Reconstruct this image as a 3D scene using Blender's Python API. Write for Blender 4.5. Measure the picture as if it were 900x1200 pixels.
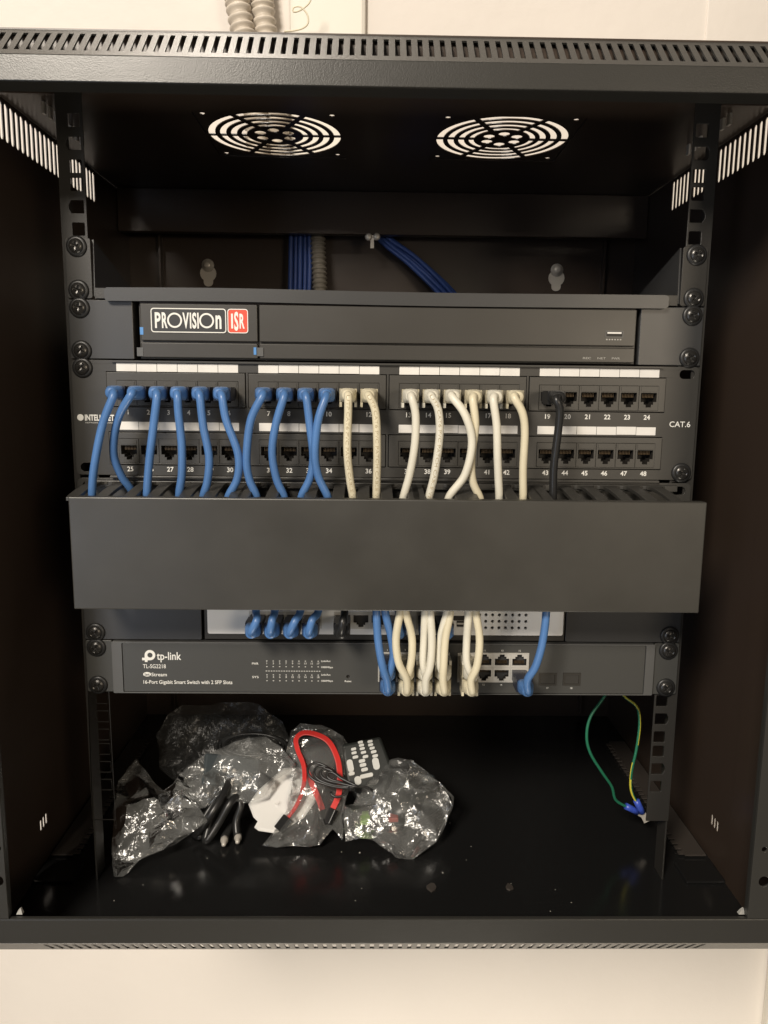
import bpy, bmesh, math, random
from mathutils import Vector, Matrix, noise
from mathutils.geometry import tessellate_polygon, delaunay_2d_cdt
R = math.radians
S = 0.001                                   # everything below is written in millimetres
scene = bpy.context.scene
COL = scene.collection
for o in list(bpy.data.objects): bpy.data.objects.remove(o)

# ------------------------------------------------------------------ camera
CX, CY, CZ = -11.25, -601.43, 67.67
PITCH, YAW, ROLL, FPX = -0.15666, 0.016545, 0.011036, 900.0
_f = Vector((math.sin(YAW)*math.cos(PITCH), math.cos(YAW)*math.cos(PITCH), math.sin(PITCH)))
_r = Vector((math.cos(YAW), -math.sin(YAW), 0)); _u = _r.cross(_f)
_c, _s = math.cos(ROLL), math.sin(ROLL)
_r, _u = _c*_r+_s*_u, -_s*_r+_c*_u
cd = bpy.data.cameras.new('camera'); cam = bpy.data.objects.new('camera', cd); COL.objects.link(cam)
cam.matrix_world = Matrix(((_r.x, _u.x, -_f.x, CX*S), (_r.y, _u.y, -_f.y, CY*S), (_r.z, _u.z, -_f.z, CZ*S), (0, 0, 0, 1)))
cd.sensor_fit = 'VERTICAL'; cd.sensor_height = 36; cd.lens = 36*FPX/1200
cd.clip_start = 0.02; cd.clip_end = 50
scene.camera = cam
scene.render.resolution_x, scene.render.resolution_y = 768, 1024

def P(px, py, y):
    """photo pixel -> point (mm) on the depth plane y"""
    d = _f*FPX + _r*(px-450) + _u*(600-py)
    t = (y-CY)/d.y
    return Vector((CX, CY, CZ)) + d*t
def PP(px, py, y0, z0, tilt):
    """photo pixel -> point (mm) on a plane through (y0,z0) rising towards the back by tilt degrees"""
    d = _f*FPX + _r*(px-450) + _u*(600-py)
    n = Vector((0, -math.sin(R(tilt)), math.cos(R(tilt))))
    C = Vector((CX, CY, CZ))
    t = (Vector((0, y0, z0))-C).dot(n)/d.dot(n)
    return C + d*t

# ------------------------------------------------------------------ world and lamps
w = bpy.data.worlds.new('World'); scene.world = w; w.use_nodes = True
w.node_tree.nodes['Background'].inputs[0].default_value = (1.0, 0.86, 0.70, 1)
w.node_tree.nodes['Background'].inputs[1].default_value = 0.12
def area(name, loc, target, size, power, col, sy=None):
    l = bpy.data.lights.new(name, 'AREA'); l.size = size; l.energy = power; l.color = col
    if sy: l.shape = 'RECTANGLE'; l.size_y = sy
    o = bpy.data.objects.new(name, l); COL.objects.link(o)
    o.location = Vector(loc)*S
    o.rotation_euler = (Vector(target)-Vector(loc)).to_track_quat('-Z', 'Y').to_euler()
    return o
area('ceiling_lamp', (-850, -1950, 1300), (0, 0, 0), 0.55, 76, (1.0, 0.905, 0.78))
area('wall_side_lamp', (-330, 150, 1600), (-250, 60, 250), 0.30, 11, (1.0, 0.90, 0.78))
area('low_wall_fill', (150, -650, -1650), (0, 340, -800), 0.5, 13, (1.0, 0.92, 0.78))  # added fill from below, brightens the wall under the cabinet
area('right_fill', (1200, -2500, 300), (0, 0, -100), 0.6, 17, (1.0, 0.84, 0.64))  # added weak warm fill from the right, not an actual lamp
area('cool_left_fill', (-900, -1500, -150), (-150, 0, -50), 0.35, 5.0, (0.74, 0.83, 1.0), 1.2)  # added cool panel for the bluish sheen on the left ears, source unseen
scene.view_settings.view_transform = 'Standard'; scene.view_settings.look = 'None'
scene.view_settings.gamma = 1; scene.view_settings.exposure = -0.12
scene.render.engine = 'CYCLES'
scene.cycles.transparent_max_bounces = 24

# ------------------------------------------------------------------ materials
def mat(name, col, rough=0.5, metal=0.0, spec=0.5, bump=None, var=None, coat=0.0, rvar=None):
    m = bpy.data.materials.new(name); m.use_nodes = True
    nt = m.node_tree; b = nt.nodes['Principled BSDF']
    b.inputs['Base Color'].default_value = (*col, 1); b.inputs['Roughness'].default_value = rough
    b.inputs['Metallic'].default_value = metal; b.inputs['Specular IOR Level'].default_value = spec
    b.inputs['Coat Weight'].default_value = coat
    tc = nt.nodes.new('ShaderNodeNewGeometry')
    if bump:
        n = nt.nodes.new('ShaderNodeTexNoise'); n.inputs['Scale'].default_value = bump[0]; n.inputs['Detail'].default_value = 3
        nt.links.new(tc.outputs['Position'], n.inputs['Vector'])
        bp = nt.nodes.new('ShaderNodeBump'); bp.inputs['Strength'].default_value = bump[1]; bp.inputs['Distance'].default_value = bump[2] if len(bump) > 2 else 0.0004
        nt.links.new(n.outputs['Fac'], bp.inputs['Height']); nt.links.new(bp.outputs['Normal'], b.inputs['Normal'])
    if var:
        n = nt.nodes.new('ShaderNodeTexNoise'); n.inputs['Scale'].default_value = var[0]; n.inputs['Detail'].default_value = 5
        nt.links.new(tc.outputs['Position'], n.inputs['Vector'])
        r = nt.nodes.new('ShaderNodeValToRGB')
        r.color_ramp.elements[0].position = 0.3; r.color_ramp.elements[1].position = 0.7
        r.color_ramp.elements[0].color = (*[c*(1-var[1]) for c in col], 1); r.color_ramp.elements[1].color = (*[min(1, c*(1+var[1])) for c in col], 1)
        nt.links.new(n.outputs['Fac'], r.inputs['Fac']); nt.links.new(r.outputs['Color'], b.inputs['Base Color'])
    if rvar:
        n = nt.nodes.new('ShaderNodeTexNoise'); n.inputs['Scale'].default_value = rvar[0]; n.inputs['Detail'].default_value = 6
        nt.links.new(tc.outputs['Position'], n.inputs['Vector'])
        mr = nt.nodes.new('ShaderNodeMapRange'); mr.inputs['To Min'].default_value = rough-rvar[1]; mr.inputs['To Max'].default_value = rough+rvar[1]
        nt.links.new(n.outputs['Fac'], mr.inputs['Value']); nt.links.new(mr.outputs[0], b.inputs['Roughness'])
    return m
def plastic_film(name, milk, gloss, rough):
    m = bpy.data.materials.new(name); m.use_nodes = True; nt = m.node_tree
    for n in list(nt.nodes): nt.nodes.remove(n)
    out = nt.nodes.new('ShaderNodeOutputMaterial')
    tr = nt.nodes.new('ShaderNodeBsdfTransparent'); tr.inputs[0].default_value = (0.985, 0.987, 0.985, 1)
    df = nt.nodes.new('ShaderNodeBsdfDiffuse'); df.inputs[0].default_value = (0.75, 0.76, 0.74, 1)
    gl = nt.nodes.new('ShaderNodeBsdfGlossy'); gl.inputs['Color'].default_value = (1, 1, 1, 1); gl.inputs['Roughness'].default_value = rough
    fr = nt.nodes.new('ShaderNodeFresnel'); fr.inputs['IOR'].default_value = 1.5
    mu = nt.nodes.new('ShaderNodeMath'); mu.operation = 'MULTIPLY'; mu.inputs[1].default_value = gloss; mu.use_clamp = True
    m1 = nt.nodes.new('ShaderNodeMixShader'); m1.inputs[0].default_value = milk
    m2 = nt.nodes.new('ShaderNodeMixShader')
    ge = nt.nodes.new('ShaderNodeNewGeometry'); no = nt.nodes.new('ShaderNodeTexNoise'); no.inputs['Scale'].default_value = 95; no.inputs['Detail'].default_value = 2.5; no.inputs['Distortion'].default_value = 1.2
    bp = nt.nodes.new('ShaderNodeBump'); bp.inputs['Strength'].default_value = 0.55; bp.inputs['Distance'].default_value = 0.003
    nt.links.new(ge.outputs['Position'], no.inputs['Vector']); nt.links.new(no.outputs['Fac'], bp.inputs['Height'])
    nt.links.new(bp.outputs['Normal'], gl.inputs['Normal']); nt.links.new(bp.outputs['Normal'], fr.inputs['Normal'])
    nt.links.new(tr.outputs[0], m1.inputs[1]); nt.links.new(df.outputs[0], m1.inputs[2])
    nt.links.new(fr.outputs[0], mu.inputs[0]); nt.links.new(mu.outputs[0], m2.inputs[0])
    nt.links.new(m1.outputs[0], m2.inputs[1]); nt.links.new(gl.outputs[0], m2.inputs[2])
    nt.links.new(m2.outputs[0], out.inputs['Surface'])
    return m
M = dict(
    wall=mat('wall_paint', (0.73, 0.68, 0.625), 0.75, bump=(60, 0.25, 0.002), var=(3.0, 0.05)),
    trim=mat('trim_paint', (0.74, 0.70, 0.62), 0.5, var=(6, 0.03)),
    cab=mat('cabinet_powder_coat', (0.046, 0.032, 0.024), 0.34, bump=(1500, 0.2, 0.0002), rvar=(9, 0.10)),
    lip=mat('frame_powder_coat', (0.030, 0.029, 0.026), 0.33, bump=(1500, 0.3, 0.0003), rvar=(12, 0.06)),
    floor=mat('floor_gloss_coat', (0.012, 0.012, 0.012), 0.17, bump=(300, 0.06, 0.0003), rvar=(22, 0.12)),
    rail=mat('rail_coat', (0.030, 0.028, 0.025), 0.42, bump=(900, 0.2, 0.0003)),
    panel=mat('patch_panel_coat', (0.040, 0.038, 0.034), 0.42, bump=(1400, 0.15, 0.0002), rvar=(15, 0.08)),
    block=mat('port_block_plastic', (0.052, 0.049, 0.043), 0.40, bump=(600, 0.05, 0.0002)),
    duct=mat('duct_cover_plastic', (0.039, 0.037, 0.032), 0.40, bump=(700, 0.08, 0.0002), rvar=(11, 0.20), var=(26, 0.10)),
    nvr=mat('recorder_plastic', (0.040, 0.037, 0.032), 0.38, bump=(700, 0.05, 0.0002), rvar=(14, 0.08)),
    nvr_ear=mat('bracket_coat', (0.042, 0.042, 0.042), 0.36, bump=(1200, 0.12, 0.0002), rvar=(10, 0.06)),
    switch=mat('switch_coat', (0.060, 0.060, 0.056), 0.40, bump=(1300, 0.12, 0.0002), rvar=(10, 0.06)),
    switch_edge=mat('switch_bezel_coat', (0.095, 0.095, 0.092), 0.38),
    silver=mat('silver_faceplate', (0.84, 0.84, 0.82), 0.42, metal=0.1, var=(20, 0.03)),
    steel=mat('jack_steel', (0.60, 0.58, 0.53), 0.35, metal=0.25),
    screw=mat('black_screw', (0.05, 0.048, 0.045), 0.26, metal=0.6),
    washer=mat('washer_plastic', (0.018, 0.018, 0.018), 0.4),
    hole=mat('dark_cavity', (0.020, 0.017, 0.014), 0.6),
    gold=mat('jack_contact', (0.075, 0.048, 0.022), 0.5, metal=0.3),
    paper=mat('label_paper', (0.74, 0.72, 0.68), 0.6, var=(70, 0.05)),
    ink=mat('white_print', (0.80, 0.79, 0.74), 0.55),
    ink_dim=mat('grey_print', (0.40, 0.39, 0.36), 0.55),
    red=mat('logo_red', (0.70, 0.075, 0.035), 0.4),
    logo_black=mat('logo_black', (0.022, 0.022, 0.022), 0.4),
    film=mat('blue_protective_film', (0.12, 0.30, 0.62), 0.2),
    blue=mat('blue_pvc', (0.074, 0.175, 0.395), 0.36, var=(40, 0.10), bump=(500, 0.05)),
    blue_dark=mat('dark_blue_pvc', (0.040, 0.085, 0.30), 0.42, var=(40, 0.15)),
    navy=mat('navy_plug_plastic', (0.018, 0.022, 0.040), 0.35),
    cream=mat('cream_pvc', (0.66, 0.60, 0.44), 0.40, var=(35, 0.06), bump=(500, 0.05)),
    white=mat('white_pvc', (0.68, 0.65, 0.55), 0.40, var=(35, 0.05), bump=(500, 0.05)),
    clear=mat('plug_polycarbonate', (0.42, 0.38, 0.28), 0.15),
    black=mat('black_pvc', (0.018, 0.018, 0.018), 0.33, bump=(500, 0.05)),
    print=mat('cable_print', (0.40, 0.33, 0.20), 0.6),
    conduit=mat('grey_conduit', (0.56, 0.50, 0.42), 0.45),
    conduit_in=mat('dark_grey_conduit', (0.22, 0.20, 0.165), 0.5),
    zinc=mat('zinc_plate', (0.62, 0.58, 0.52), 0.4, metal=0.3),
    red_cable=mat('red_ribbon_plastic', (0.62, 0.035, 0.030), 0.4),
    green=mat('green_wire', (0.02, 0.17, 0.09), 0.4),
    yellow=mat('yellow_wire', (0.70, 0.62, 0.06), 0.4),
    crimp=mat('blue_crimp_plastic', (0.05, 0.10, 0.52), 0.35),
    card=mat('white_card', (0.74, 0.73, 0.70), 0.6),
    rubber=mat('button_rubber', (0.60, 0.60, 0.57), 0.6),
    remote=mat('remote_plastic', (0.022, 0.024, 0.022), 0.35),
    lime=mat('green_terminal', (0.22, 0.36, 0.09), 0.4),
    pink=mat('red_terminal', (0.32, 0.09, 0.075), 0.4),
    adaptor=mat('adaptor_plastic', (0.05, 0.06, 0.065), 0.25),
    teeth=mat('toothed_strip_coat', (0.05, 0.042, 0.036), 0.5),
    dust=mat('dust', (0.6, 0.57, 0.5), 0.9),
    bag=plastic_film('clear_bag_film', 0.080, 1.6, 0.17),
    bag_thin=plastic_film('thin_bag_film', 0.016, 0.30, 0.25),
)

# ------------------------------------------------------------------ mesh helpers
class MB:
    def __init__(s): s.v = []; s.f = []; s.mi = []; s.cur = 0; s.smooth = []
    def add(s, vs, fs, smooth=False):
        k = len(s.v); s.v += [Vector(v) for v in vs]
        for f in fs: s.f.append([i+k for i in f]); s.mi.append(s.cur); s.smooth.append(smooth)
        return s
    def box(s, x0, x1, y0, y1, z0, z1):
        return s.add([(x, y, z) for x in (x0, x1) for y in (y0, y1) for z in (z0, z1)],
                     [(0, 1, 3, 2), (4, 6, 7, 5), (0, 4, 5, 1), (2, 3, 7, 6), (0, 2, 6, 4), (1, 5, 7, 3)])
    def obox(s, c, ax, ay, az, hx, hy, hz):
        c = Vector(c)
        return s.add([c+ax*(i*hx)+ay*(j*hy)+az*(k*hz) for i in (-1, 1) for j in (-1, 1) for k in (-1, 1)],
                     [(0, 1, 3, 2), (4, 6, 7, 5), (0, 4, 5, 1), (2, 3, 7, 6), (0, 2, 6, 4), (1, 5, 7, 3)])
    def plate(s, outer, holes, to3, thick):
        """2-D outline with holes, extruded; to3(a,b,t) maps to 3-D, t in 0..thick"""
        loops = [outer]+list(holes)
        flat = [p for l in loops for p in l]
        tris = tessellate_polygon([[Vector((p[0], p[1], 0)) for p in l] for l in loops])
        n = len(flat)
        vs = [to3(p[0], p[1], 0) for p in flat]+[to3(p[0], p[1], thick) for p in flat]
        fs = [tuple(t) for t in tris]+[tuple(i+n for i in reversed(t)) for t in tris]
        k = 0
        for l in loops:
            m = len(l)
            for i in range(m): fs.append((k+i, k+(i+1) % m, k+(i+1) % m+n, k+i+n))
            k += m
        return s.add(vs, fs)
    def tube(s, pts, r, n=10, cap=True, rfun=None, stripe=None):
        pts = [Vector(p) for p in pts]; m = len(pts); k = len(s.v)
        t = (pts[1]-pts[0]).normalized()
        a = t.orthogonal().normalized(); rings = []
        vs = []
        for i, p in enumerate(pts):
            t2 = (pts[min(i+1, m-1)]-pts[max(i-1, 0)]).normalized()
            a = (a-t2*a.dot(t2)).normalized(); b = t2.cross(a)
            rr = rfun(i/(m-1)) if rfun else r
            for j in range(n):
                an = 2*math.pi*j/n
                vs.append(p+(a*math.cos(an)+b*math.sin(an))*rr)
        fs = []; 
        base = len(s.f)
        for i in range(m-1):
            for j in range(n): fs.append((i*n+j, i*n+(j+1) % n, (i+1)*n+(j+1) % n, (i+1)*n+j))
        if cap: fs += [tuple(reversed(range(n))), tuple(range((m-1)*n, m*n))]
        s.add(vs, fs, True)
        if stripe:
            for i in range(m-1):
                for j in range(n):
                    s.mi[base+i*n+j] = 1 if ((j+int(i*stripe)) % n) < (n*3//4 if i < m*0.62 else n//4) else 0
        return s
    def lathe(s, c, axis, prof, n=24, smooth=True):
        """prof: list of (radius, along axis)"""
        axis = Vector(axis).normalized(); a = axis.orthogonal().normalized(); b = axis.cross(a); c = Vector(c)
        vs = []; fs = []
        for r, h in prof:
            for j in range(n):
                an = 2*math.pi*j/n; vs.append(c+axis*h+(a*math.cos(an)+b*math.sin(an))*r)
        for i in range(len(prof)-1):
            for j in range(n): fs.append((i*n+j, i*n+(j+1) % n, (i+1)*n+(j+1) % n, (i+1)*n+j))
        fs += [tuple(reversed(range(n))), tuple(range((len(prof)-1)*n, len(prof)*n))]
        return s.add(vs, fs, smooth)
    def mesh(s, name, org=Vector((0, 0, 0))):
        me = bpy.data.meshes.new(name)
        me.from_pydata([((v-org)*S)[:] for v in s.v], [], s.f)
        me.polygons.foreach_set('material_index', s.mi); me.polygons.foreach_set('use_smooth', s.smooth)
        bm = bmesh.new(); bm.from_mesh(me); bmesh.ops.recalc_face_normals(bm, faces=bm.faces); bm.to_mesh(me); bm.free()
        return me
ORG = {}
def link(o, parent=None, loc=None):
    COL.objects.link(o)
    if parent is not None: o.parent = parent
    if loc is not None: o.location = Vector(loc)*S
def thing(name, label, cat, loc, group=None):
    o = bpy.data.objects.new(name, None); o.empty_display_size = 0.02; link(o, None, loc)
    ORG[o.name] = Vector(loc); o['label'] = label; o['category'] = cat
    if group: o['group'] = group
    return o
def obj(name, mb, mats, parent=None, bevel=0, label=None, seg=2, auto=None):
    org = ORG[parent.name] if parent is not None else Vector((0, 0, 0))
    me = mb.mesh(name, org)
    for m in (mats if isinstance(mats, (list, tuple)) else [mats]): me.materials.append(M[m])
    o = bpy.data.objects.new(name, me); link(o, parent)
    ORG[o.name] = org
    if bevel:
        b = o.modifiers.new('bevel', 'BEVEL'); b.width = bevel*S; b.segments = seg; b.limit_method = 'ANGLE'; b.angle_limit = R(40)
    if label: o['label'] = label
    return o
def inst(name, me, parent, loc, rot=None):
    """an object that shares mesh data; loc in world mm"""
    o = bpy.data.objects.new(name, me); link(o, parent, Vector(loc)-ORG[parent.name])
    ORG[o.name] = Vector(loc)
    if rot: o.rotation_euler = rot
    return o
def solo(name, mb, mats, label, cat, base, group=None, bevel=0):
    """a thing that is one mesh, its origin at its base"""
    me = mb.mesh(name, Vector(base))
    for m in (mats if isinstance(mats, (list, tuple)) else [mats]): me.materials.append(M[m])
    o = bpy.data.objects.new(name, me); link(o, None, base); ORG[o.name] = Vector(base)
    o['label'] = label; o['category'] = cat
    if group: o['group'] = group
    if bevel:
        b = o.modifiers.new('bevel', 'BEVEL'); b.width = bevel*S; b.segments = 2; b.limit_method = 'ANGLE'; b.angle_limit = R(40)
    return o
XZ = lambda y0: (lambda a, b, t: (a, y0+t, b))            # plate standing in the rack plane, thickness to the back
XY = lambda z0: (lambda a, b, t: (a, b, z0+t))
def rect(x0, x1, z0, z1): return [(x0, z0), (x1, z0), (x1, z1), (x0, z1)]
def rrect(x0, x1, z0, z1, r, n=4):
    out = []
    for cx, cz, a0 in ((x1-r, z1-r, 0), (x0+r, z1-r, 90), (x0+r, z0+r, 180), (x1-r, z0+r, 270)):
        for i in range(n+1):
            a = R(a0+90*i/n); out.append((cx+r*math.cos(a), cz+r*math.sin(a)))
    return out
def circ(cx, cz, r, n=14): return [(cx+r*math.cos(2*math.pi*i/n), cz+r*math.sin(2*math.pi*i/n)) for i in range(n)]
def spline(pts, step=3.0):
    pts = [Vector(p) for p in pts]; out = []
    q = [pts[0]*2-pts[1]]+pts+[pts[-1]*2-pts[-2]]
    for i in range(1, len(q)-2):
        a, b, c, d = q[i-1], q[i], q[i+1], q[i+2]
        n = max(2, int((c-b).length/step))
        for k in range(n):
            t = k/n
            out.append(0.5*((2*b)+(c-a)*t+(2*a-5*b+4*c-d)*t*t+(3*b-a-3*c+d)*t*t*t))
    out.append(pts[-1]); return out
def text_mb(mb, body, x0, z0, cap, width=None, y=-2.5, align='L', bold=0.0, fn=None):
    c = bpy.data.curves.new('t', 'FONT'); c.body = body; c.size = 1; c.offset = bold; c.resolution_u = 3
    o = bpy.data.objects.new('t', c); COL.objects.link(o)
    me = bpy.data.meshes.new_from_object(o.evaluated_get(bpy.context.evaluated_depsgraph_get()))
    vs = [v.co.copy() for v in me.vertices]; fs = [tuple(p.vertices) for p in me.polygons]
    bpy.data.objects.remove(o); bpy.data.curves.remove(c); bpy.data.meshes.remove(me)
    if not vs: return
    lo, hi = min(v.x for v in vs), max(v.x for v in vs)
    sz = cap/0.69; sx = (width/(hi-lo)) if width else sz
    wd = (hi-lo)*sx
    off = {'L': 0, 'C': -wd/2, 'R': -wd}[align]
    if fn is None: fn = lambda a, b: (x0+off+a, y, z0+b)
    mb.add([fn((v.x-lo)*sx, v.y*sz) for v in vs], fs)
def poly_in_plane(mb, pts, y): mb.add([(a, y, b) for a, b in pts], [tuple(range(len(pts)))])

# ------------------------------------------------------------------ the wall
mb = MB().box(-2200, 1600, 346, 420, -1900, 2200)
wall = obj('wall', mb, 'wall'); wall['kind'] = 'structure'
mb = MB().box(366, 1100, 343.8, 345.9, 292, 2100); obj('plaster_board', mb, 'wall', wall, bevel=0.8)
mb = MB().box(543, 640, 330, 345.9, -1880, 270)
solo('corner_trim', mb, 'trim', 'cream painted upright trim on the wall at the lower right corner', 'wall trim', (590, 340, -1880), bevel=2)

# ------------------------------------------------------------------ the cabinet
cab = thing('rack_cabinet', 'open black metal wall mounted network rack cabinet with slotted frame and two fan grilles', 'rack cabinet', (0, 120, -350))
F = -103
# roof with two square cut-outs for the fan grilles
FANS = ((-98.6, 119), (101.0, 119))
mb = MB().plate(rect(-299, 299, -80, 343), [rect(cx-60, cx+60, cy-60, cy+60) for cx, cy in FANS], XY(287), 1.0)
obj('roof_panel', mb, 'cab', cab)
def arcs(cx, cy):
    hs = []
    for r1, r0 in ((57.5, 51.8), (47.6, 42.4), (38.2, 33.2), (29.0, 24.6)):
        for k in range(6):
            a0, a1 = R(60*k), R(60*k+60)
            d0, d1 = 2.4/r0, 2.4/r1; n = 9
            o = [(cx+r1*math.cos(a0+d1+(a1-a0-2*d1)*i/n), cy+r1*math.sin(a0+d1+(a1-a0-2*d1)*i/n)) for i in range(n+1)]
            o += [(cx+r0*math.cos(a0+d0+(a1-a0-2*d0)*i/n), cy+r0*math.sin(a0+d0+(a1-a0-2*d0)*i/n)) for i in range(n, -1, -1)]
            hs.append(o)
    for k in range(6): hs.append(circ(cx+14*math.cos(R(60*k+30)), cy+14*math.sin(R(60*k+30)), 5.0, 12))
    for sx in (-1, 1):
        for sy in (-1, 1): hs.append(circ(cx+sx*52.5, cy+sy*52.5, 2.3, 10))
    return hs
for cx, cy in FANS:
    mb = MB().plate(rect(cx-62, cx+62, cy-62, cy+62), arcs(cx, cy), XY(288.1), 0.7)
    obj('fan_grille', mb, 'cab', cab)
# back
mb = MB().plate(rect(-299, 299, -348, 287), [], XZ(341), 1.2); obj('back_panel', mb, 'cab', cab)
mb = MB().box(-297, 297, 300, 301.5, 241, 286.8).box(-297, 297, 301.5, 312, 241, 242.4)
obj('cross_bar', mb, 'cab', cab, bevel=0.6)
for sx in (-1, 1):
    mb = MB().box(*sorted((sx*259, sx*261)), 330, 340.8, -340, 247.6); obj('back_flange', mb, 'cab', cab)
# sides
def slits(y0, y1, z0, z1, pitch, wd):
    n = int((y1-y0)/pitch); return [rrect(y0+i*pitch, y0+i*pitch+wd, z0, z1, wd*0.49, 3) for i in range(n)]
for sx in (-1, 1):
    hs = slits(-70, 244, 255.5, 284, 9.0, 5.0)
    hs = [h for h in hs if h[0][0] > 6]
    hs += [rrect(y, y+3.2, -316, -306, 1.5, 3) for y in (22, 27.5, 33)]
    X0 = 297.8 if sx > 0 else -298.6
    mb = MB().plate(rect(0, 340.5, -348, 286.8), hs, lambda a, b, t: (X0+t, a, b), 0.8)
    obj('side_panel', mb, 'cab', cab)
    # formed front half of the side: a frame sheet that overlaps the panel
    mb = MB().box(*sorted((sx*296, sx*297.3)), F+1.5, -2, -349, 286.8)
    obj('side_frame', mb, 'cab', cab, bevel=0.4)
    # front upright of the frame
    xi = 263 if sx > 0 else -267
    hl = [circ(sx*270.5, -252, 1.9, 12), circ(sx*272.5, -277, 3.9, 16), circ(sx*270.5, 190, 1.9, 12)]
    mb = MB().plate(rect(*sorted((xi, sx*299)), -306.5, 248.5), hl, XZ(F), 1.4)
    mb.box(*sorted((xi, xi+sx*1.2)), F+1.4, F+6, -306.5, 248.5)
    obj('front_upright', mb, 'lip', cab, bevel=0.3)
# top of the frame: face, slotted chamfer, underside
a = 23.0
mb = MB().box(-300, 300, F, F+1.3, 249, 264).box(-300, 300, F+1.3, F+18, 249, 250.2)
obj('top_frame', mb, 'lip', cab, bevel=0.5)
def chamfer(name, z0, sgn, x0, x1, pitch, wd):
    L = a*math.sqrt(2); d = Vector((0, 1, sgn)).normalized(); nn = Vector((0, 1, -sgn)).normalized()
    def to3(p, q, t): v = Vector((p, F, z0))+d*q+nn*t; return v
    n = int((x1-x0)/pitch)
    hs = [rrect(x0+i*pitch, x0+i*pitch+wd, L*0.17, L*0.86, 0.7, 2) for i in range(n)]
    mb = MB()
    # bars between slots, strips above and below
    mb.plate(rect(-300, 300, 0, L*0.17), [], to3, 1.2); mb.plate(rect(-300, 300, L*0.86, L), [], to3, 1.2)
    edges = [-300]+[e for i in range(n) for e in (x0+i*pitch, x0+i*pitch+wd)]+[300]
    for i in range(0, len(edges), 2): mb.plate(rect(edges[i], edges[i+1], L*0.17, L*0.86), [], to3, 1.2)
    return obj(name, mb, 'lip', cab)
chamfer('top_vent_strip', 264, 1, -298, 298, 6.95, 3.1)
mb = MB().box(-300, 300, F+a+0.2, F+a+1.4, 255, 286.8); obj('roof_front_fold', mb, 'cab', cab)
mb = MB().box(-300, 300, F, F+1.3, -326, -307).box(-300, 300, F+1.3, F+4, -308.3, -307.05)
mb.box(-300, 300, F+2.8, F+4, -322, -308.3)
obj('bottom_frame', mb, 'lip', cab, bevel=0.5)
mb = MB().add([(x_, y_+d_, z_+d_) for x_ in (-299, 299) for y_, z_ in ((F+4.4, -322), (F+30.4, -348)) for d_ in (0, 1)], [(0, 1, 3, 2), (4, 6, 7, 5), (0, 4, 5, 1), (2, 3, 7, 6), (0, 2, 6, 4), (1, 5, 7, 3)])
obj('inner_fold', mb, 'hole', cab)
chamfer('bottom_vent_strip', -326, -1, -246, 246, 6.95, 3.1)
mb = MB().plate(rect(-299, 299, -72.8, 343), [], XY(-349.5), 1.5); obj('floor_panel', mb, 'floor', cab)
for sx in (-1, 1):      # toothed strip standing in for the vent slits along the foot of each side
    mb = MB()
    x_in, x_out = sx*276, sx*295
    mb.box(*sorted((x_in, x_out)), 34, 262, -346.5, -345)
    n = 28
    for i in range(n):
        y = 36+i*8; mb.box(*sorted((x_in, x_in-sx*5)), y, y+4.6, -346.4, -345.1)
    obj('toothed_strip', mb, 'teeth', cab)
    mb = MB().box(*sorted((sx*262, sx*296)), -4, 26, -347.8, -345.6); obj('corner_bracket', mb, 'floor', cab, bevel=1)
# mounting rails
UZ = [u*44.45+h for u in range(-6, 6) for h in (6.35, 22.25, 38.1)]
for sx in (-1, 1):
    hs = []
    for i, z in enumerate(UZ):
        h = 4.75; c = sx*231.2
        if i % 3 == 1: hs.append([(c-4.7, z-h), (c+4.7, z-h), (c+4.7+(1.8 if sx > 0 else 0), z-1.5), (c+4.7+(1.8 if sx > 0 else 0), z+1.5), (c+4.7, z+h), (c-4.7, z+h), (c-4.7-(1.8 if sx < 0 else 0), z+1.5), (c-4.7-(1.8 if sx < 0 else 0), z-1.5)])
        else: hs.append(rrect(c-4.7, c+4.7, z-h, z+h, 0.8, 2))
    mb = MB().plate(rect(*sorted((sx*224.9, sx*244)), -292, 284), hs, XZ(0.2), 1.6)
    mb.box(*sorted((sx*242.6, sx*244)), 1.8, 20, -347.9, 284)
    obj('mounting_rail', mb, 'rail', cab, bevel=0.35)
    for z in (284.6,):
        mb = MB().box(*sorted((sx*244.2, sx*297)), 14, 19, z-1.5, z+1.5); obj('rail_bracket', mb, 'cab', cab, bevel=0.8)
    for y, z in ((40, 281), (95, 281)):      # pale tabs standing in for cut-outs near the roof
        mb = MB()
        for k in range(3): mb.box(*sorted((sx*(268-k*0.5), sx*(270-k*0.5))), y+k*11, y+k*11+5, 278, 286.6)
        obj('cutout_tab', mb, 'zinc', cab)
for sx in (-1, 1):      # pale plates standing in for open keyholes that show the wall, with screw
    cx, cz = sx*206, 200
    mb = MB().plate(circ(cx, cz+2, 9.5, 18), [], XZ(339.0), 1.5)
    mb.plate(rrect(cx-5.5, cx+5.5, cz-13, cz+1, 5, 4), [], XZ(339.2), 1.3)
    k = obj('keyhole_stand_in', mb, 'zinc', cab)
    mb = MB().lathe((cx, 339, cz+11), (0, -1, 0), [(7.5, 0), (7.2, 1.5), (5, 1.6), (4.6, 3.6), (2.5, 4.6), (0.3, 4.7)], 18)
    obj('wall_screw', mb, 'zinc', k)
mb = MB().lathe((-17, 300, 238), (0, -1, 0), [(4.2, 0), (4, 1.6), (2.4, 2.6), (0.2, 2.8)], 14)
mb.lathe((-8, 300, 238.5), (0, -1, 0), [(4.2, 0), (4, 1.6), (2.4, 2.6), (0.2, 2.8)], 14); mb.box(-15, -11, 299, 300.4, 226, 240)
obj('earth_clip', mb, 'zinc', cab)

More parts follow.
